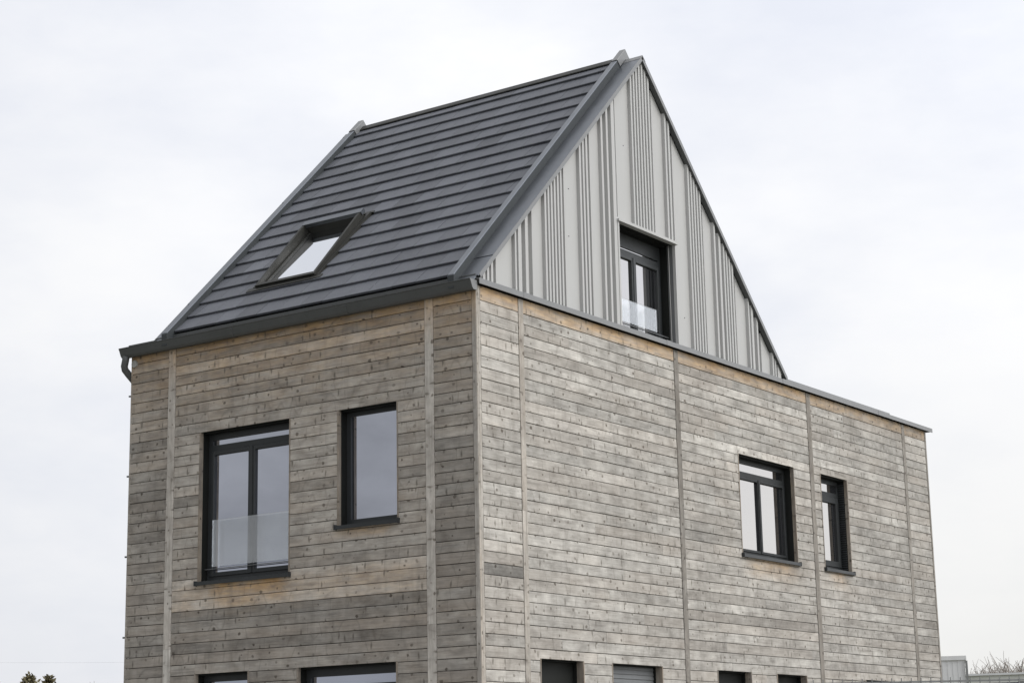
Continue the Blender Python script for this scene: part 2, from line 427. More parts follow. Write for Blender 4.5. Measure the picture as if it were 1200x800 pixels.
# ------------------------------------------------------------------ windows
def window(P, r, depth, kind, glass, guard=None, sill=True, louvre_side=0, parent=house, shutter=False, zt=None, wood_depth=.045, trims=True, headbox=.085, fmat='frame', sw=.047):
    a0, a1, z0, z1 = r; D = depth
    zf = z0 + .02
    # frame: outer border, transom bar and mullion
    fm = MB(P); o0, o1 = -D - .06, -D + .012
    fw = .062
    fm.box(a0, o0, zf, a0 + fw, o1, z1); fm.box(a1 - fw, o0, zf, a1, o1, z1)
    fm.box(a0 + fw, o0, z1 - headbox, a1 - fw, o1, z1)
    fm.box(a0 + fw, o0, zf, a1 - fw, o1, z0 + .085)
    glz = []
    def sash(x0, x1, b0, b1, w=sw):
        q0, q1 = -D - .04, -D + .026
        for bx in ((x0, b0, x0 + w, b1), (x1 - w, b0, x1, b1), (x0 + w, b1 - w, x1 - w, b1), (x0 + w, b0, x1 - w, b0 + w)):
            fm.cbox(bx[0], q0, bx[1], bx[2], q1, bx[3], .004)
        glz.append((x0 + w, x1 - w, b0 + w, b1 - w))
    mid = .5 * (a0 + a1)
    if kind == 'double':
        tb = zt
        fm.box(a0 + fw, o0, tb - .075, a1 - fw, o1 + .002, tb)
        glz.append((a0 + fw, a1 - fw, tb, z1 - headbox))
        sash(a0 + fw - .012, mid - .004, z0 + .075, tb - .068); sash(mid + .004, a1 - fw + .012, z0 + .075, tb - .068)
        fm.box(mid - .022, -D + .02, z0 + .08, mid + .022, -D + .034, tb - .07)
    elif kind == 'single':
        tb = zt
        fm.box(a0 + fw, o0, tb - .075, a1 - fw, o1 + .002, tb)
        glz.append((a0 + fw, a1 - fw, tb, z1 - headbox)); sash(a0 + fw - .012, a1 - fw + .012, z0 + .075, tb - .068)
    elif kind == 'fixed':
        glz.append((a0 + fw, a1 - fw, z0 + .085, z1 - headbox))
    f = fm.build('window', M[fmat], parent)
    for g in glz:
        if g[1] - g[0] < .02 or g[3] - g[2] < .01: continue
        m = MB(P); m.box(g[0] - .008, -D - .024, g[2] - .008, g[1] + .008, -D - .002, g[3] + .008); m.build('pane', glass, f)
    m = MB(P); m.box(a0 - .05, -D - .12, z0 - .05, a1 + .05, -D - .066, z1 + .05); m.build('blackout', M['dark'], f)
    # reveal
    if trims:
        for (x0, x1) in ((a0 - TR, a0), (a1, a1 + TR)):
            m = MB(P)
            m.box(x0, -wood_depth - .005, z0, x1, .005, z1, lambda a, b, c: (c * 1.0 + 3, b + a), lambda a, b, c: (.33, .30, .4))
            m.build('trim', M['wood'], f)
    m = MB(P)
    for (x0, x1) in ((a0 - TR, a0 + .004), (a1 - .004, a1 + TR)):
        m.box(x0, -D - .062, z0, x1, -wood_depth, z1)
    m.box(a0 - TR, -D - .062, z1, a1 + TR, -.012, z1 + .018)
    m.box(a0 + .004, -D + .0, z1 - .014, a1 - .004, -wood_depth, z1)
    rv = m.build('reveal', M['liner'], f)
    if louvre_side:
        m = MB(P); z = z0 + .05
        while z < z1 - .05:
            m.box(a1 - .018, -D + .005, z, a1 - .0045, -wood_depth - .01, z + .018); z += .032
        m.build('shutter_guide', M['frame'], f)
    if sill:
        m = MB(P)
        pr = [(-D + .02, .038), (-D + .02, .028), (.034, .004), (.034, -.030), (.040, -.030), (.040, .010)]
        m.prism(None, lambda t: [((a0 - .03, a1 + .03)[t], o, z0 + z) for o, z in pr])
        for x in (a0 - .034, a1 + .022): m.box(x, -.01, z0 - .034, x + .012, .044, z0 + .022)
        m.build('sill', M['frame'], f)
    if guard:
        g0, g1, h0, h1, go = guard
        m = MB(P); m.box(g0, go - .006, h0, g1, go + .006, h1); m.build('glass_guard', M['guard'], f)
        m = MB(P); m.box(a0 + .006, go - .010, h0 - .03, a1 - .006, go + .008, h0 - .022); m.build('guard_rail', M['reveal'], f)
    if shutter:
        m = MB(P); z = z0 + .03
        while z < z1 - .01:
            e = min(z + .052, z1 - .002)
            m.face([(a0 + .004, -D + .03, z), (a1 - .004, -D + .03, z), (a1 - .004, -D + .038, z + .01), (a0 + .004, -D + .038, z + .01)])
            m.face([(a0 + .004, -D + .038, z + .01), (a1 - .004, -D + .038, z + .01), (a1 - .004, -D + .03, e), (a0 + .004, -D + .03, e)]); z = e
        m.build('roller_shutter', M['reveal'], f, fix=False)
    return f

w = window(FRONT, W1, .15, 'double', M['glass'], guard=(W1[0] + .115, W1[1] - .006, -2.63, -2.095, -.10), zt=-1.225)
w['label'] = 'tall double casement window with low glass guard, orange stain below its sill'
w = window(FRONT, W2, .15, 'fixed', M['glass'], headbox=.06); w['label'] = 'narrower single pane window near the corner'
w = window(FRONT, G1, .15, 'single', M['glass'], zt=-4.02)
w = window(FRONT, G2, .15, 'double', M['glass'], zt=-4.03, headbox=.10)
w = window(SIDE, S1, .15, 'double', M['glassb'], zt=-1.245, headbox=.075, fmat='frame3', sw=.034); w['label'] = 'square casement window with dark frame and bright panes'
w = window(SIDE, S2, .15, 'single', M['glassb'], zt=-1.245, louvre_side=1, headbox=.075, fmat='frame3', sw=.080); w['label'] = 'narrow dark window with slatted reveal'
for i, r in enumerate(B):
    window(SIDE, r, .15, 'fixed', M['glass'], shutter=(i == 1), wood_depth=.085, headbox=.30, fmat='liner')

# ------------------------------------------------------------------ coping, gutter, downpipe
def strip(name, mat, a0, a1, prof, P, parent=house):
    m = MB(P); m.prism(None, lambda t: [((a0, a1)[t], o, z) for o, z in prof]); return m.build(name, mat, parent)
# coping along the side wall
m = MB(SIDE)
cuts = [-.005, .86, 3.9, 6.94, 9.98, YR + .16]
for a, b in zip(cuts, cuts[1:]):
    m.prism(None, lambda t, a=a, b=b: [((a + .001, b - .0015)[t], o, z) for o, z in [(-.30, .085), (.050, .100), (.056, .096), (.056, .038), (.050, .036), (.046, .090), (-.30, .075)]])
cop = m.build('coping', M['coping'], house)
for j in cuts[1:-1]:
    m = MB(SIDE); m.box(j - .05, .0562, .037, j + .05, .0585, .101); m.build('joint_cover', M['coping'], cop)
strip('roof_edge', M['coping'], 6.95, 10.5, [(-.20, .08), (-.02, .08), (-.02, .150), (-.20, .150)], SIDE, cop)
strip('coping', M['coping'], XL - .02, .04, [(-.30, .085), (.10, .100), (.10, .038), (.09, .036), (.086, .090), (-.30, .075)], BACK)
strip('coping', M['gutter'], .02, YR, [(-.38, .085), (.04, .100), (.046, .096), (.046, .036), (.040, .036), (.036, .090), (-.38, .075)], FAR)
m = MB(FRONT); m.box(XL - .035, -.10, .07, -4.70, .02, .125); m.build('coping', M['gutter'], house)
# gutter
gp = [(.004, .068), (.004, -.030), (.070, -.034), (.092, -.012), (.118, .050), (.122, .066), (.132, .070), (.132, .076), (.116, .076), (.108, .050), (.082, -.004), (.066, -.022), (.014, -.020), (.014, .068)]
g = strip('gutter', M['gutter'], XL - .085, .022, gp, FRONT)
ge = [(.005, .070), (.005, -.032), (.071, -.036), (.093, -.013), (.119, .050), (.134, .072)]
strip('end_cap', M['coping'], .0205, .027, ge, FRONT, g); strip('end_cap', M['gutter'], XL - .091, XL - .0845, ge, FRONT, g)
for i in range(7):
    m = MB(FRONT); x = -.35 - i * .75; m.prism(None, lambda t, x=x: [((x - .012, x + .012)[t], o, z) for o, z in [(.0, .079), (.135, .079), (.135, .083), (.0, .083)]])
    m.build('gutter_bracket', M['gutter'], g)
for x in (-3.42, -1.71):
    o_ = strip('gutter_joint', M['gutter'], x - .03, x + .03, [(.003, -.034), (.071, -.038), (.095, -.014), (.121, .050), (.1225, .066), (.1195, .0665), (.110, .040), (.09, -.010), (.07, -.033), (.003, -.030)], FRONT, g)
# fascia between gutter and tiles
strip('fascia', M['gutter'], -4.74, .0, [(-.05, .03), (.003, .03), (.003, .15), (-.05, .17)], FRONT, g)
# downpipe
m = MB()
path = [(-5.165, -.065, ZO - .015), (-5.175, -.065, ZO - .07), (-5.195, -.062, ZO - .135), (-5.20, -.045, ZO - .175), (-5.20, .005, ZO - .215), (-5.20, .12, ZO - .30), (-5.20, .185, ZO - .36), (-5.20, .20, ZO - .43), (-5.20, .20, ZO - 3), (-5.20, .20, .1)]
m.tube(path, .043, 14)
dp = m.build('downpipe', M['gutter'], house, smooth=True)
for zz in (-.52, -1.47, -2.40, -3.30, -4.6, -5.8):
    m = MB(); m.box(-5.248, .155, ZO + zz, -5.135, .245, ZO + zz + .02); m.build('pipe_clip', M['gutter'], dp)
for zz in (-.497, -1.466, -2.42, -3.36):
    m = MB(); m.tube([(-5.145, .02, ZO + zz), (-5.172, .0, ZO + zz)], .011, 8); m.build('hook', M['gutter'], dp)
m = MB(); m.tube([(-5.075, -.02, ZO - .115), (-5.075, .006, ZO - .115)][::-1], .044, 20); m.build('round_cap', M['cap'], house, smooth=False)

# ------------------------------------------------------------------ steep roof
YM, Z0R, RZ = 3.53, .12, 3.65       # ridge line at y = 3.53; slopes rise one for one
S2R = math.sqrt(.5)
XA, XB = -4.75, .045                 # verge to verge
def SL(x, s, n):                    # front slope: s measured up the slope from the eaves, n normal to it
    return (x, s * S2R - n * S2R, ZO + Z0R + s * S2R + n * S2R)
def SLB(x, s, n):
    p = SL(x, s, n); return (p[0], 2 * YM - p[1], p[2])
SLEN = YM / S2R
tiles_objs = []
roof = None
SKY = (-3.59, -2.63, .72, 2.09)     # hole for the roof window: x0,x1,s0,s1
for P, main in ((SL, 1), (SLB, 0)):
    m = MB(P); n_c = 17; p0 = .0595; pitch = .2935
    for k in range(n_c):
        s0 = p0 + k * pitch; s1 = min(s0 + pitch + .02, SLEN + .02)
        x = -4.44 + random.uniform(-.33, 0) * 1.0; x = -4.44 - ((k * .5) % 1) * .33 - random.uniform(0, .03)
        while x < -.20:
            e = x + .331; a, b = max(x, -4.44) + .003, min(e, -.205) - .003
            if b - a > .02:
                hole = [(SKY[0], SKY[1], SKY[2], SKY[3])] if main else []
                tone = .5 * random.gauss(1, .10); rr = random.random(); js = random.uniform(-.003, .003); jn = random.uniform(-.0012, .0012)
                for (x0, x1, t0, t1) in subtract(a, b, s0 + js, s1, hole):
                    if x1 - x0 < .004: continue
                    f0 = (t0 - s0) / (s1 - s0)
                    nlo = .052 - .028 * f0 + jn; nhi = .024 + jn
                    cc = [(tone, 0, rr)] * 4
                    bot = nlo - .026
                    L0 = [(x0, t0, bot), (x1, t0, bot)]; L1 = [(x0, t0 + .0, nlo - .005), (x1, t0, nlo - .005)]; L2 = [(x0, t0 + .005, nlo), (x1, t0 + .005, nlo)]
                    T = [(x0, t1, nhi), (x1, t1, nhi)]; TBm = [(x0, t1, nhi - .02), (x1, t1, nhi - .02)]
                    for A, Bq in ((L0, L1), (L1, L2), (L2, T), (T, TBm), (TBm, L0)): m.face([A[0], A[1], Bq[1], Bq[0]], cd=cc)
                    for i in (0, 1): m.face([L0[i], L1[i], L2[i], T[i], TBm[i]], cd=[(tone, 0, rr)] * 5)
            x = e
    o = m.build('tiled_slope', M['tile'], house, weld=False)
    if main: roof = o
    # underlay
    m = MB(P)
    for (x0, x1, t0, t1) in subtract(-4.64, -.11, .03, SLEN - .03, [(SKY[0], SKY[1], SKY[2], SKY[3])] if main else []):
        m.box(x0, t0, -.10, x1, t1, -.002)
    m.build('underlay', M['backing'], o)
    # verges
    for (xf0, xf1, u0, u1) in ((-.20, .044, -.285, -.20), (-4.75, -4.53, -4.53, -4.44)):
        # flashing tray
        right = xf1 > 0
        cs = [0, .42, SLEN] if right else [0, .8, 3.2, SLEN]
        edge = xf1 if right else xf0; sg = 1 if right else -1
        m = MB(P)
        for q, (a, b) in enumerate(zip(cs, cs[1:])):
            lo_, hi_ = (xf0, xf1)
            aa = a - (.03 if q else 0)
            A = [(lo_, aa, .006 * (q > 0)), (hi_, aa, .006 * (q > 0)), (hi_, aa, .012 + .006 * (q > 0)), (lo_, aa, .012 + .006 * (q > 0))]
            Bq = [(lo_, b, 0), (hi_, b, 0), (hi_, b, .012), (lo_, b, .012)]
            m.sweep([A, Bq])
        m.box(xf0 if right else -4.70, -.12, 0.0, .018 if right else xf1, -.0005, .0118)
        vf = m.build('verge_flashing', M['flashing'], o)
        m = MB(P)
        m.box(min(edge, edge + sg * .005), .0 if not right else .02, -.034, max(edge, edge + sg * .005), SLEN, .0135)
        m.build('drip_edge', M['coping'], vf if False else o)
        m = MB(P); m.box(min(edge, edge - sg * .06), .03, -.036, max(edge, edge - sg * .05), SLEN - .04, -.030)
        m.build('soffit', M['gutter'], o)
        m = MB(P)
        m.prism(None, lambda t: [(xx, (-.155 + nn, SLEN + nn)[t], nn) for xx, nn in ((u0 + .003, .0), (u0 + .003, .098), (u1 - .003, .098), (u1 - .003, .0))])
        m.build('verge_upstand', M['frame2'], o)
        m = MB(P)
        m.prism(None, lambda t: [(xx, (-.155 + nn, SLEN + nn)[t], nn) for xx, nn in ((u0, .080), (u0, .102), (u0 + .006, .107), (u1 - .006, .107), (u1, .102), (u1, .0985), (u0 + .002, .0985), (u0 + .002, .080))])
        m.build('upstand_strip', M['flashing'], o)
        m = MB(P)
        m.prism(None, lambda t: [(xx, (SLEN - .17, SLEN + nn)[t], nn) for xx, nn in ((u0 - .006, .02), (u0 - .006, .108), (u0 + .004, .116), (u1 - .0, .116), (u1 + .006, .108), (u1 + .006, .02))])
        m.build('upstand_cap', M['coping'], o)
# ridge
m = MB()
RP_ = lambda x: [(x, YM - .085, ZO + RZ - .018), (x, YM - .085, ZO + RZ - .005), (x, YM - .012, ZO + RZ + .068), (x, YM + .012, ZO + RZ + .068), (x, YM + .085, ZO + RZ - .005), (x, YM + .085, ZO + RZ - .018), (x, YM, ZO + RZ + .04)]
xs = [-4.44, -3.2, -1.9, -.8, -.285]
for a, b in zip(xs, xs[1:]): m.sweep([RP_(a + .001), RP_(b - .001)])
m.build('ridge_cap', M['bronze'], roof)
for (a, b) in ((-.20, .052), (-4.756, -4.53)):
    m = MB()
    q = lambda x: [(x, YM - .065, ZO + RZ - .052), (x, YM - .065, ZO + RZ - .043), (x, YM, ZO + RZ + .022), (x, YM + .065, ZO + RZ - .043), (x, YM + .065, ZO + RZ - .052), (x, YM, ZO + RZ + .012)]
    m.sweep([q(a), q(b)]); m.build('ridge_saddle', M['coping'], roof)
# flat roof beyond and side terrace strip
m = MB(); m.box(-5.10, 7.0, ZO - .05, -.05, YR - .05, ZO + .06); m.box(-5.12, .04, ZO - .05, -4.70, 7.0, ZO + .055); m.build('flat_roof', M['flat'], house)
# unseen dark prism added under the slopes to block light
m = MB(); pr = [(.12, ZO + .0), (.12, ZO + Z0R - .13), (YM, ZO + RZ - .20), (2 * YM - .12, ZO + Z0R - .13), (2 * YM - .12, ZO)]
m.sweep([[(-4.64, y, z) for y, z in pr], [(-.31, y, z) for y, z in pr]]); m.build('attic_light_block', M['dark'], roof)

# ------------------------------------------------------------------ ribbed gable sheet
GW = (2.890, 4.200, .02, 1.385)
D = .070
DF = .042
tops = [(.05, .085), (.117, .159), (.195, .231), (.268, .304), (.347, .642), (.721, .750), (.785, .847), (.923, .972), (1.049, 1.239), (1.318, 1.353), (1.386, 1.418), (1.450, 1.483), (1.517, 1.550), (1.584, 1.617), (1.650, 1.68), (1.716, 1.981), (2.063, 2.100), (2.136, 2.172), (2.207, 2.245), (2.285, 2.470), (2.552, 2.592), (2.672, 2.712), (2.79, 2.86)]
mid = [(2.880, 3.179), (3.263, 3.297), (3.335, 3.367), (3.402, 3.434), (3.471, 3.504), (3.540, 3.574), (3.610, 3.643), (3.680, 3.715), (3.752, 3.976), (4.062, 4.10), (4.140, 4.18)]
rest = [(4.225, 4.515), (4.597, 4.632), (4.668, 4.702), (4.738, 4.772), (4.808, 4.842), (4.878, 4.912), (4.948, 5.140), (5.222, 5.262), (5.340, 5.392), (5.455, 5.490), (5.526, 5.560), (5.596, 5.632), (5.668, 5.705), (5.742, 6.000), (6.072, 6.105), (6.150, 6.205), (6.290, 6.330), (6.40, 6.637), (6.70, 6.735), (6.77, 6.80), (6.84, 6.93)]
m = MB(SIDE)
def roofz(y): return (Z0R - .052 + min(y, 2 * YM - y)) 
def cuts_at(y0, y1):
    return [y0] + ([YM] if y0 < YM < y1 else []) + [y1]
tl = tops + mid + rest
prev = .0
def vface(y0, o0, y1, o1, zb):
    ys = cuts_at(y0, y1)
    for a, b in zip(ys, ys[1:]):
        f = lambda y: o0 + (o1 - o0) * ((y - y0) / (y1 - y0) if y1 > y0 else 0)
        za, zb_ = roofz(a), roofz(b)
        if max(za, zb_) < zb + .005: continue
        m.face([(a, f(a) + .015, zb), (b, f(b) + .015, zb), (b, f(b) + .015, max(zb_, zb)), (a, f(a) + .015, max(za, zb))])
def lowz(y0, y1):
    return GW[3] + .03 if (y0 > GW[0] - .05 and y1 < GW[1] + .03) else .09
for i, (a, b) in enumerate(tl):
    nxt = tl[i + 1][0] if i + 1 < len(tl) else b + .05
    zg = lowz(prev, a)
    flat = b - a > .13
    if flat:                      # a wide pan lies back between the ribs
        c = nxt if nxt - b < .12 else b + .08
        g0 = prev; lo_ = lowz(a, b)
        vface(g0, 0, g0 + .003, -.085, zg); ys = a + .060
        vface(g0 + .003, -.085, ys, -.085, zg if zg < 1 else lo_); vface(ys, -.085, ys + .005, -DF, lo_); vface(ys + .005, -DF, c - .004, -DF, lo_); prev = c - .004; pd = DF
    else:
        if prev < a - .02 or i == 0:
            vface(prev, 0, prev + .004, -D, zg); vface(prev + .004, -D, max(a - .012, prev + .006), -D, zg); vface(max(a - .012, prev + .006), -D, a, 0, zg)
        else:
            vface(prev, -DF, a, 0, zg)
        vface(a, 0, b, 0, lowz(a, b)); prev = b
vface(prev, 0, prev + .004, -D, .09); vface(prev + .004, -D, 7.02, -D, .09)
gab = m.build('ribbed_gable', M['sheet'], house, fix=False)
# black layer behind the sheet, cut round the window
m = MB(SIDE)
for (y0, y1, zb) in ((.05, GW[0] - .02, .05), (GW[0] - .02, YM, GW[3] + .02), (YM, GW[1] + .02, GW[3] + .02), (GW[1] + .02, 7.0, .05)):
    t = lambda o: [(y0, o - .03, zb), (y1, o - .03, zb), (y1, o - .03, max(roofz(y1) - .01, zb + .001)), (y0, o - .03, max(roofz(y0) - .01, zb + .001))]
    m.sweep([t(-.075), t(-.060)])
m.build('wall_membrane', M['backing'], gab)
for (y, z) in ((1.86, .98), (3.12, 2.4), (1.88, 1.55), (4.45, .5)): 
    m = MB(SIDE); m.tube([(y, -.03, z), (y, -.020, z)], .006, 8); m.build('screw', M['reveal'], gab)
# far gable, plain
m = MB(); q = lambda x: [(x, .05, ZO + .05), (x, .05, ZO + .09), (x, YM, ZO + RZ - .08), (x, 7.01, ZO + .09), (x, 7.01, ZO + .05)]
m.sweep([q(-4.70), q(-4.66)]); m.build('gable_panel', M['sheet'], house)
# gable window
gw = window(SIDE, GW, .215, 'double', M['glassb'], guard=(GW[0] + .02, 3.93, .235, .515, -.12), sill=False, zt=1.175, trims=False, wood_depth=.10, headbox=.185)
gw['label'] = 'dark framed casement window with glass guard set deep in the ribbed gable'
m = MB(SIDE)
m.box(GW[1] + .0, -.105, .1, GW[1] + .018, -.002, GW[3]); m.build('reveal', M['reveal'], gw); m = MB(SIDE); m.box(GW[0] - .018, -.105, .1, GW[0], -.002, GW[3]); m.build('reveal', M['reveal'], gw)
m = MB(SIDE)
m.box(GW[0] - .03, -.02, .1, GW[0] + .002, .022, GW[3]); m.box(GW[1] - .002, -.02, .1, GW[1] + .026, .022, GW[3])
m.box(GW[0] - .035, -.03, GW[3] - .002, GW[1] + .035, .045, GW[3] + .026)
m.box(GW[0] - .035, -.03, GW[3] + .026, GW[1] + .035, .014, GW[3] + .05)
m.build('trim', M['sheet'], gw)

# ------------------------------------------------------------------ roof window
x0, x1, s0, s1 = SKY
rw = MB(SL)
pr = lambda x, w0, w1: None
def rail(m, xa, xb, sa, sb, nb, nlo, nhi):     # box whose top rises from nlo at sa to nhi at sb
    A = [(xa, sa, nb), (xb, sa, nb), (xb, sa, nlo), (xa, sa, nlo)]; Bq = [(xa, sb, nb), (xb, sb, nb), (xb, sb, nhi), (xa, sb, nhi)]
    m.sweep([A, Bq])
NL, NH = .082, .148
rail(rw, x0 + .02, x0 + .048, s0 + .02, s1 - .07, -.03, NL, NH); rail(rw, x1 - .048, x1 - .02, s0 + .02, s1 - .07, -.03, NL, NH)
rail(rw, x0 + .076, x1 - .076, s0 + .02, s0 + .075, -.03, NL - .003, NL + .0)
skl = rw.build('roof_window', M['bronze'], roof)
m = MB(SL); rail(m, x0 + .010, x1 - .010, s1 - .10, s1 - .02, .105, NH + .004, NH + .012)
m.build('hood', M['flashing'], skl)
m = MB(SL); m.box(x0 + .049, s1 - .098, -.03, x1 - .049, s1 - .03, .104); m.build('head_lining', M['bronze'], skl)
m = MB(SL)
for xx in (x0 + .016, x1 - .052):
    m = MB(SL)
    rail(m, xx, xx + .036, s0 + .012, s1 - .125, NL - .02, NL + .005, NH + .004); m.build('cover_strip', M['bronze'], skl)
m = MB(SL)
m.box(x0 + .053, s0 + .012, NL - .018, x1 - .053, s0 + .04, NL + .006)
m.build('cover_strip', M['bronze'], skl)
m = MB(SL); m.box(x0 + .047, s0 + .07, .008, x1 - .047, s1 - .07, .022); m.build('pane', M['glasss'], skl)
m = MB(SL); m.box(x0 + .049, s0 + .076, .0225, x0 + .075, s1 - .08, .034); m.build('sash', M['bronze'], skl); m = MB(SL); m.box(x1 - .075, s0 + .076, .0225, x1 - .049, s1 - .08, .034); m.build('sash', M['bronze'], skl); m = MB(SL)
m.box(x0 + .076, s0 + .076, .0225, x1 - .076, s0 + .10, .032); m.build('sash', M['bronze'], skl)
m = MB(SL)                                         # lead-like apron and side flashings
m.box(x0 - .10, s0 - .055, .046, x1 + .10, s0 + .015, .058)
rail(m, x0 - .03, x0 + .014, s0 + .016, s1 + .02, .02, .062, .075); rail(m, x1 - .014, x1 + .03, s0 + .016, s1 + .02, .02, .062, .075)
m.box(x0 - .03, s1 + .021, .02, x1 + .06, s1 + .06, .060)
m.build('apron', M['bronze'], skl)

# ------------------------------------------------------------------ ground and surroundings
m = MB(); m.face([(-1500, -1500, 0), (1500, -1500, 0), (1500, 1500, 0), (-1500, 1500, 0)]); struct(m.build('ground', M['ground']))
m = MB(); m.box(-9, -8, -.1, 5, YR + 4, .03); struct(m.build('yard', M['concrete']))
m = MB(); m.box(-60, -24, -.1, 60, -10, .008); struct(m.build('road', M['asphalt']))
m = MB(); m.box(XL + .02, .02, 0, -.02, YR - .02, .14); m.build('plinth', M['concrete'], house)

CAM = Vector((11.404, -15.643, 1.600))
def polar(az, d): return Vector((CAM.x + d * math.sin(R(az)), CAM.y + d * math.cos(R(az)), 0))
# security fence beyond the side wall
fx = Vector((.8165, .577, 0)).normalized(); f0 = Vector((.45, 6.42, 0))
fence = thing('metal_fence', 'thin grey metal bar fence with bars standing above its top rail', 'fence', f0)
def fb(m, a0, a1, w0, w1, z0, z1):
    n = Vector((-fx.y, fx.x, 0)); m.P = lambda a, b, c: tuple(fx * a + n * b + Vector((0, 0, c))); m.box(a0, w0, z0, a1, w1, z1)
m = MB()
for z in (.25, 1.4, 2.625): fb(m, 0, 5.4, -.012, .012, z, z + .022)
m.build('rail', M['steel'], fence)
for i in range(44):
    m = MB(); a = .04 + i * .124; fb(m, a - .006, a + .006, -.018, -.0125, .03, 2.685); m.build('bar', M['steel'], fence)
for i in range(3):
    m = MB(); a = .02 + i * 2.66; fb(m, a - .03, a + .03, .013, .073, 0, 2.62); m.build('post', M['steel'], fence)

# grey shed
az0, az1, dS = -24.6, -21.93, 118
top = CAM.z + math.tan(R(3.09)) * dS
p1 = polar(az1, dS); p0 = polar(az0, dS); shed = thing('metal_shed', 'pale grey ribbed metal shed beyond the right end of the timber house', 'shed', p1)
u = (p0 - p1); L = u.length; u.normalize(); w_ = Vector((-u.y, u.x, 0))
if w_.dot(p1 - CAM) < 0: w_ = -w_
PL = lambda a, b, c: tuple(u * a + w_ * b + Vector((0, 0, c)))
m = MB(PL); m.box(0, 0, 0, L, 9, top - .25)
for i in range(int(L / .3)): m.box(i * .3, -.02, .2, i * .3 + .12, -.001, top - .26)
m.build('wall', M['shed'], shed)
m = MB(PL); m.box(-.1, -.1, top - .25, L + .1, 9.1, top); m.build('roof', M['shed'], shed)
m = MB(PL); m.box(-.16, -.14, 0, -.02, -.01, top - .3); m.build('downpipe', M['steel'], shed)
m = MB(PL); m.box(4.0, -.22, top - 2.0, 4.4, -.05, top - 1.6); m.build('lamp', M['steel'], shed)
# long low hall
d2 = 150; pa = polar(-22.3, d2); pb = polar(-13, d2); hh = CAM.z + math.tan(R(2.56)) * d2
hall = thing('long_hall', 'long low off white hall with dark base behind the fence', 'hall', pa)
u2 = (pb - pa); L2 = u2.length; u2.normalize(); w2 = Vector((-u2.y, u2.x, 0))
if w2.dot(pa - CAM) < 0: w2 = -w2
PH = lambda a, b, c: tuple(u2 * a + w2 * b + Vector((0, 0, c)))
m = MB(PH); m.box(0, 0, CAM.z + math.tan(R(2.29)) * d2, L2, 12, hh - .15); m.build('wall', M['shed2'], hall)
m = MB(PH); m.box(.02, .05, 0, L2 - .02, 11.9, CAM.z + math.tan(R(2.29)) * d2 - .002); m.build('base', M['plinth'], hall)
m = MB(PH); m.box(-.2, -.2, hh - .15, L2 + .2, 12.2, hh); m.build('roof', M['shed'], hall)

# trees
def branch(m, p, d, length, r, depth, tips, rng, spread=.5, up=.12):
    n = 4; pts = [p]; q = p.copy(); dd = d.copy()
    for i in range(n):
        dd = (dd + Vector((rng.uniform(-1, 1), rng.uniform(-1, 1), rng.uniform(-.3, 1) * up * 3)) * .14).normalized(); q = q + dd * length / n; pts.append(q.copy())
    m.tube([tuple(x) for x in pts], [r * (1 - .45 * i / n) for i in range(n + 1)], 5 if depth > 2 else 3)
    if depth == 0: tips.append(q); return
    for j in range(rng.randint(3, 4)):
        a = rng.uniform(.35, 1.0); k = pts[min(n, max(1, int(a * n + .5)))]
        v = Vector((rng.uniform(-1, 1), rng.uniform(-1, 1), rng.uniform(-.2, .9))).normalized()
        branch(m, k, (dd * (1 - spread) + v * spread).normalized(), length * rng.uniform(.55, .8), max(r * .6, .0021), depth - 1, tips, rng, spread, up)
def bare_tree_mesh(seed, h):
    rng = random.Random(seed); tr = MB(); cr = MB(); tips = []
    tr.tube([(0, 0, -.1), (0.01, 0, h * .15), (.03, .02, h * .45)], [h * .020, h * .016, h * .010], 8)
    for i in range(24):
        v = Vector((rng.uniform(-.8, .8), rng.uniform(-.8, .8), 1)).normalized()
        branch(cr, Vector((.03, .02, h * rng.uniform(.2, .45))), v, h * rng.uniform(.26, .36), h * .010, 3, tips, rng, .45)
    return tr, cr
bare = []
def put_tree(proto, loc, h, rz, label, name, group):
    t = thing(name, label, 'tree', loc, group); t.rotation_euler = (0, 0, rz)
    for o in proto:
        c = o.copy(); COL.objects.link(c); c.parent = t; c.scale = (h, h, h)
    return t
protos = []
for s in (3, 8, 15):
    tr, cr = bare_tree_mesh(s, 1.0); zm = max(v[2] for v in cr.v)
    for q in (tr, cr): q.v = [(v[0] / zm, v[1] / zm, v[2] / zm) for v in q.v]
    protos.append((tr.build('trunk', M['twig'], weld=False, fix=False), cr.build('crown', M['twig'], weld=False, fix=False)))
grp = 'bare trees behind the long hall'
spots = [(-21.70, 11.0, 'bare tree beside the grey shed, its crown nearest the shed wall'), (-21.40, 10.3, None), (-21.13, 11.1, None), (-20.83, 10.2, None), (-20.62, 11.4, None), (-20.32, 11.2, None), (-20.0, 10.8, None), (-19.5, 11, None)]
names = ['', 'second bare tree counted from the grey shed', 'third bare tree counted from the grey shed', 'fourth bare tree counted from the grey shed', 'fifth bare tree counted from the grey shed',
         'sixth bare tree from the grey shed, at the right edge of the photo', 'bare tree just past the right edge of the view', 'farthest bare tree from the grey shed behind the hall']
for i, (az, h, lb) in enumerate(spots):
    p = polar(az, 172 + (i % 3) * 5)
    put_tree(protos[i % 3], p, h * 1.0, i * 1.9, lb or names[i], 'bare_tree', grp)
for i, az in enumerate([-21.6, -21.25, -20.95, -20.55, -20.2]):
    p = polar(az, 163); t = put_tree(protos[(i + 1) % 3], p, 9.6, i * 2.3, ['low bare thicket against the grey shed corner', 'low bare thicket, second from the grey shed', 'low bare thicket in the middle of the tree row', 'low bare thicket, fourth from the grey shed', 'low bare thicket at the right photo edge'][i], 'bare_shrub', 'low shrubs behind the long hall')
    t['category'] = 'shrub'
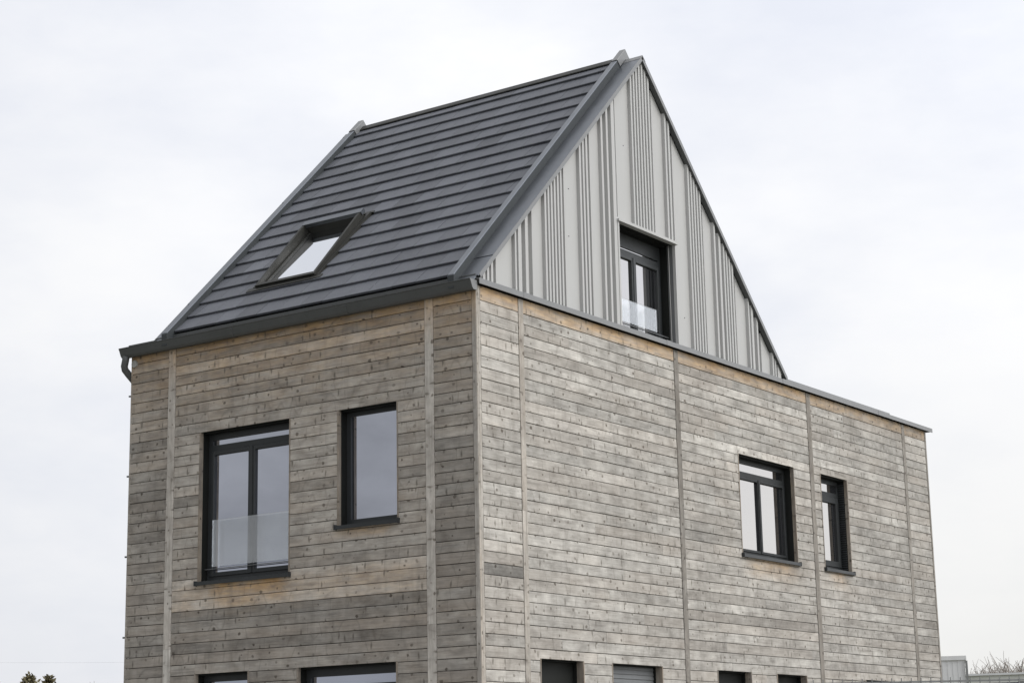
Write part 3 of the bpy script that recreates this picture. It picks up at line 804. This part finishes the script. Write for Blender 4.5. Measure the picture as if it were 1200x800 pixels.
# leafy tree tips at lower left
def leafy(seed, h, wid):
    rng = random.Random(seed); tr = MB(); tr.tube([(0, 0, 0), (.05, 0, h * .5), (0, .05, h * .93)], [.16, .10, .02], 7)
    cr = MB()
    for i in range(2600):
        t = rng.random() ** .8; z = h * (.25 + .75 * t); rr = wid * min(1, 2.2 * (1 - t)) ** .6 * (0.35 + .65 * rng.random()) * (1 + .35 * math.sin(7 * t + seed)); a = rng.uniform(0, 6.283)
        c = Vector((rr * math.cos(a), rr * math.sin(a), z + rng.uniform(-.1, .1)))
        s = rng.uniform(.05, .13); v1 = Vector((rng.uniform(-1, 1), rng.uniform(-1, 1), rng.uniform(-.2, 1))).normalized() * s * 1.6; v2 = v1.cross(Vector((rng.uniform(-1, 1), rng.uniform(-1, 1), rng.uniform(-1, 1)))).normalized() * s * .5
        cr.face([tuple(c), tuple(c + v1 * .5 + v2), tuple(c + v1), tuple(c + v1 * .5 - v2)])
    return tr, cr
for (az, el, d, wid, seed, lb) in ((-49.26, 2.98, 70, .85, 1, 'olive green tree tip at the bottom left edge'), (-48.72, 2.93, 72, .65, 2, 'darker green tree tip between the olive one and the bare one')):
    p = polar(az, d); h = CAM.z + math.tan(R(el)) * d; t = thing('leafy_tree', lb, 'tree', p, 'tree tips at lower left')
    tr, cr = leafy(seed, h, wid); tr.build('trunk', M['bark'], t, weld=False); cr.build('crown', M['leaf'], t, fix=False, weld=False)
d = 76; p = polar(-48.2, d); put_tree(protos[1], p, (CAM.z + math.tan(R(2.99)) * d) * .97, .7, 'pale leafless tree tip nearest the house at lower left', 'bare_tree', 'tree tips at lower left')
for a, b in protos:
    bpy.data.objects.remove(a); bpy.data.objects.remove(b)
# overhead wire with two poles far to the left
d = 90; q0 = polar(-56, d); q1 = polar(-38, d); line = thing('power_line', 'faint thin overhead wire crossing low in the left sky', 'power line', q0)
hz = CAM.z + math.tan(R(3.395)) * d; m = MB(); dv = q1 - q0
m.tube([(dv.x * t, dv.y * t, hz - .25 * (1 - (2 * t - 1) ** 2) + .2) for t in [i / 16 for i in range(17)]], .0022, 5); m.build('wire', M['steel'], line)
for t in (0, 1):
    m = MB(); m.tube([(dv.x * t, dv.y * t, 0), (dv.x * t, dv.y * t, hz + .4)], [.14, .10], 8); m.build('pole', M['bark'], line)

# ------------------------------------------------------------------ light, sky
SUN_AZ, SUN_EL = 82, 42                  # compass-like azimuth measured from +y towards +x
sd = Vector((math.sin(R(SUN_AZ)) * math.cos(R(SUN_EL)), math.cos(R(SUN_AZ)) * math.cos(R(SUN_EL)), math.sin(R(SUN_EL))))
L_ = bpy.data.lights.new('sun', 'SUN'); L_.energy = 1.35; L_.angle = R(25); L_.color = (1, .965, .91)
lo = bpy.data.objects.new('sun', L_); COL.objects.link(lo); lo.rotation_euler = sd.to_track_quat('Z', 'Y').to_euler()
W = bpy.data.worlds.new('World'); SC.world = W; W.use_nodes = True
t = NT.__new__(NT); t.t = W.node_tree; t.t.nodes.clear()
out = t.t.nodes.new('ShaderNodeOutputWorld')
vec = t.n('ShaderNodeTexCoord').outputs['Generated']
sky = t.n('ShaderNodeTexSky', _sky_type='NISHITA', _sun_disc=False, _sun_elevation=R(SUN_EL), _sun_rotation=R(SUN_AZ), _air_density=1.0, _dust_density=3.0)
blue = t.n('ShaderNodeVectorMath', _operation='SCALE'); t.set(blue.inputs[0], sky.outputs[0]); blue.inputs['Scale'].default_value = 1.0
sep = t.n('ShaderNodeSeparateXYZ', Vector=vec)
# stretched cloud coordinates
cv = t.scalevec(vec, (1.0, 1.0, 2.3))
n1 = t.noise(cv, 2.1, 6, .55); n2 = t.noise(cv, 6.5, 6, .6)
cl = t.math('ADD', t.math('MULTIPLY', n1, .72), t.math('MULTIPLY', n2, .28))
clf = t.ramp(cl, .36, .60)
dot = t.n('ShaderNodeVectorMath', _operation='DOT_PRODUCT', i0=vec, i1=tuple(Vector((math.sin(R(88)) * .9, math.cos(R(88)) * .9, .42)).normalized())).outputs['Value']
lobe = t.math('POWER', t.ramp(dot, -.25, 1.0), 1.6)
elev = t.ramp(sep.outputs[2], .0, .9)
base = t.math('ADD', 3.4, t.math('MULTIPLY', lobe, 17.0))
base = t.math('ADD', base, t.math('MULTIPLY', elev, 3.4))
front = t.ramp(sep.outputs[1], -.45, .7, .0, 5.85)
base = t.math('ADD', base, front)
back = t.math('MULTIPLY', t.ramp(sep.outputs[1], -.7, 0, 1, 0), t.math('ADD', t.ramp(sep.outputs[2], .08, .36, 2.0, -.6), t.ramp(n2, .35, .65, -1.0, 1.0)))
base = t.math('ADD', base, back)
ccol = t.mix(clf, rgb(.85, .875, .95), rgb(.985, .988, 1.0))
ccol = t.mix(t.math('MULTIPLY', t.ramp(sep.outputs[2], .02, .22, 1, 0), t.ramp(sep.outputs[0], -.62, -.38, 0, 1)), ccol, rgb(.985, .98, .955))
cs = t.n('ShaderNodeVectorMath', _operation='SCALE'); t.set(cs.inputs[0], ccol); t.set(cs.inputs['Scale'], base)
fin = t.mix(t.ramp(cl, .30, .55, .86, .98), blue.outputs[0], cs.outputs[0])
bg = t.n('ShaderNodeBackground', Color=fin, Strength=.1); t.t.links.new(bg.outputs[0], out.inputs[0])

# ------------------------------------------------------------------ camera
cam = bpy.data.cameras.new('camera'); co = bpy.data.objects.new('camera', cam); COL.objects.link(co); SC.camera = co
rt = Vector((0.81651696, 0.57698531, -0.01969787)); dn = Vector((-0.14382642, 0.1702544, -0.97484737)); fwv = Vector((-0.55911897, 0.79881249, 0.22200134))
mt = Matrix((rt, -dn, -fwv)).transposed().to_4x4(); mt.translation = CAM; co.matrix_world = mt
cam.sensor_width = 36; cam.lens = 36 * 2223.6 / 1200; cam.clip_end = 5000
SC.render.resolution_x = 1024; SC.render.resolution_y = 682
SC.view_settings.view_transform = 'Standard'; SC.view_settings.look = 'None'; SC.view_settings.exposure = 0; SC.view_settings.gamma = 1
SC.cycles.max_bounces = 6
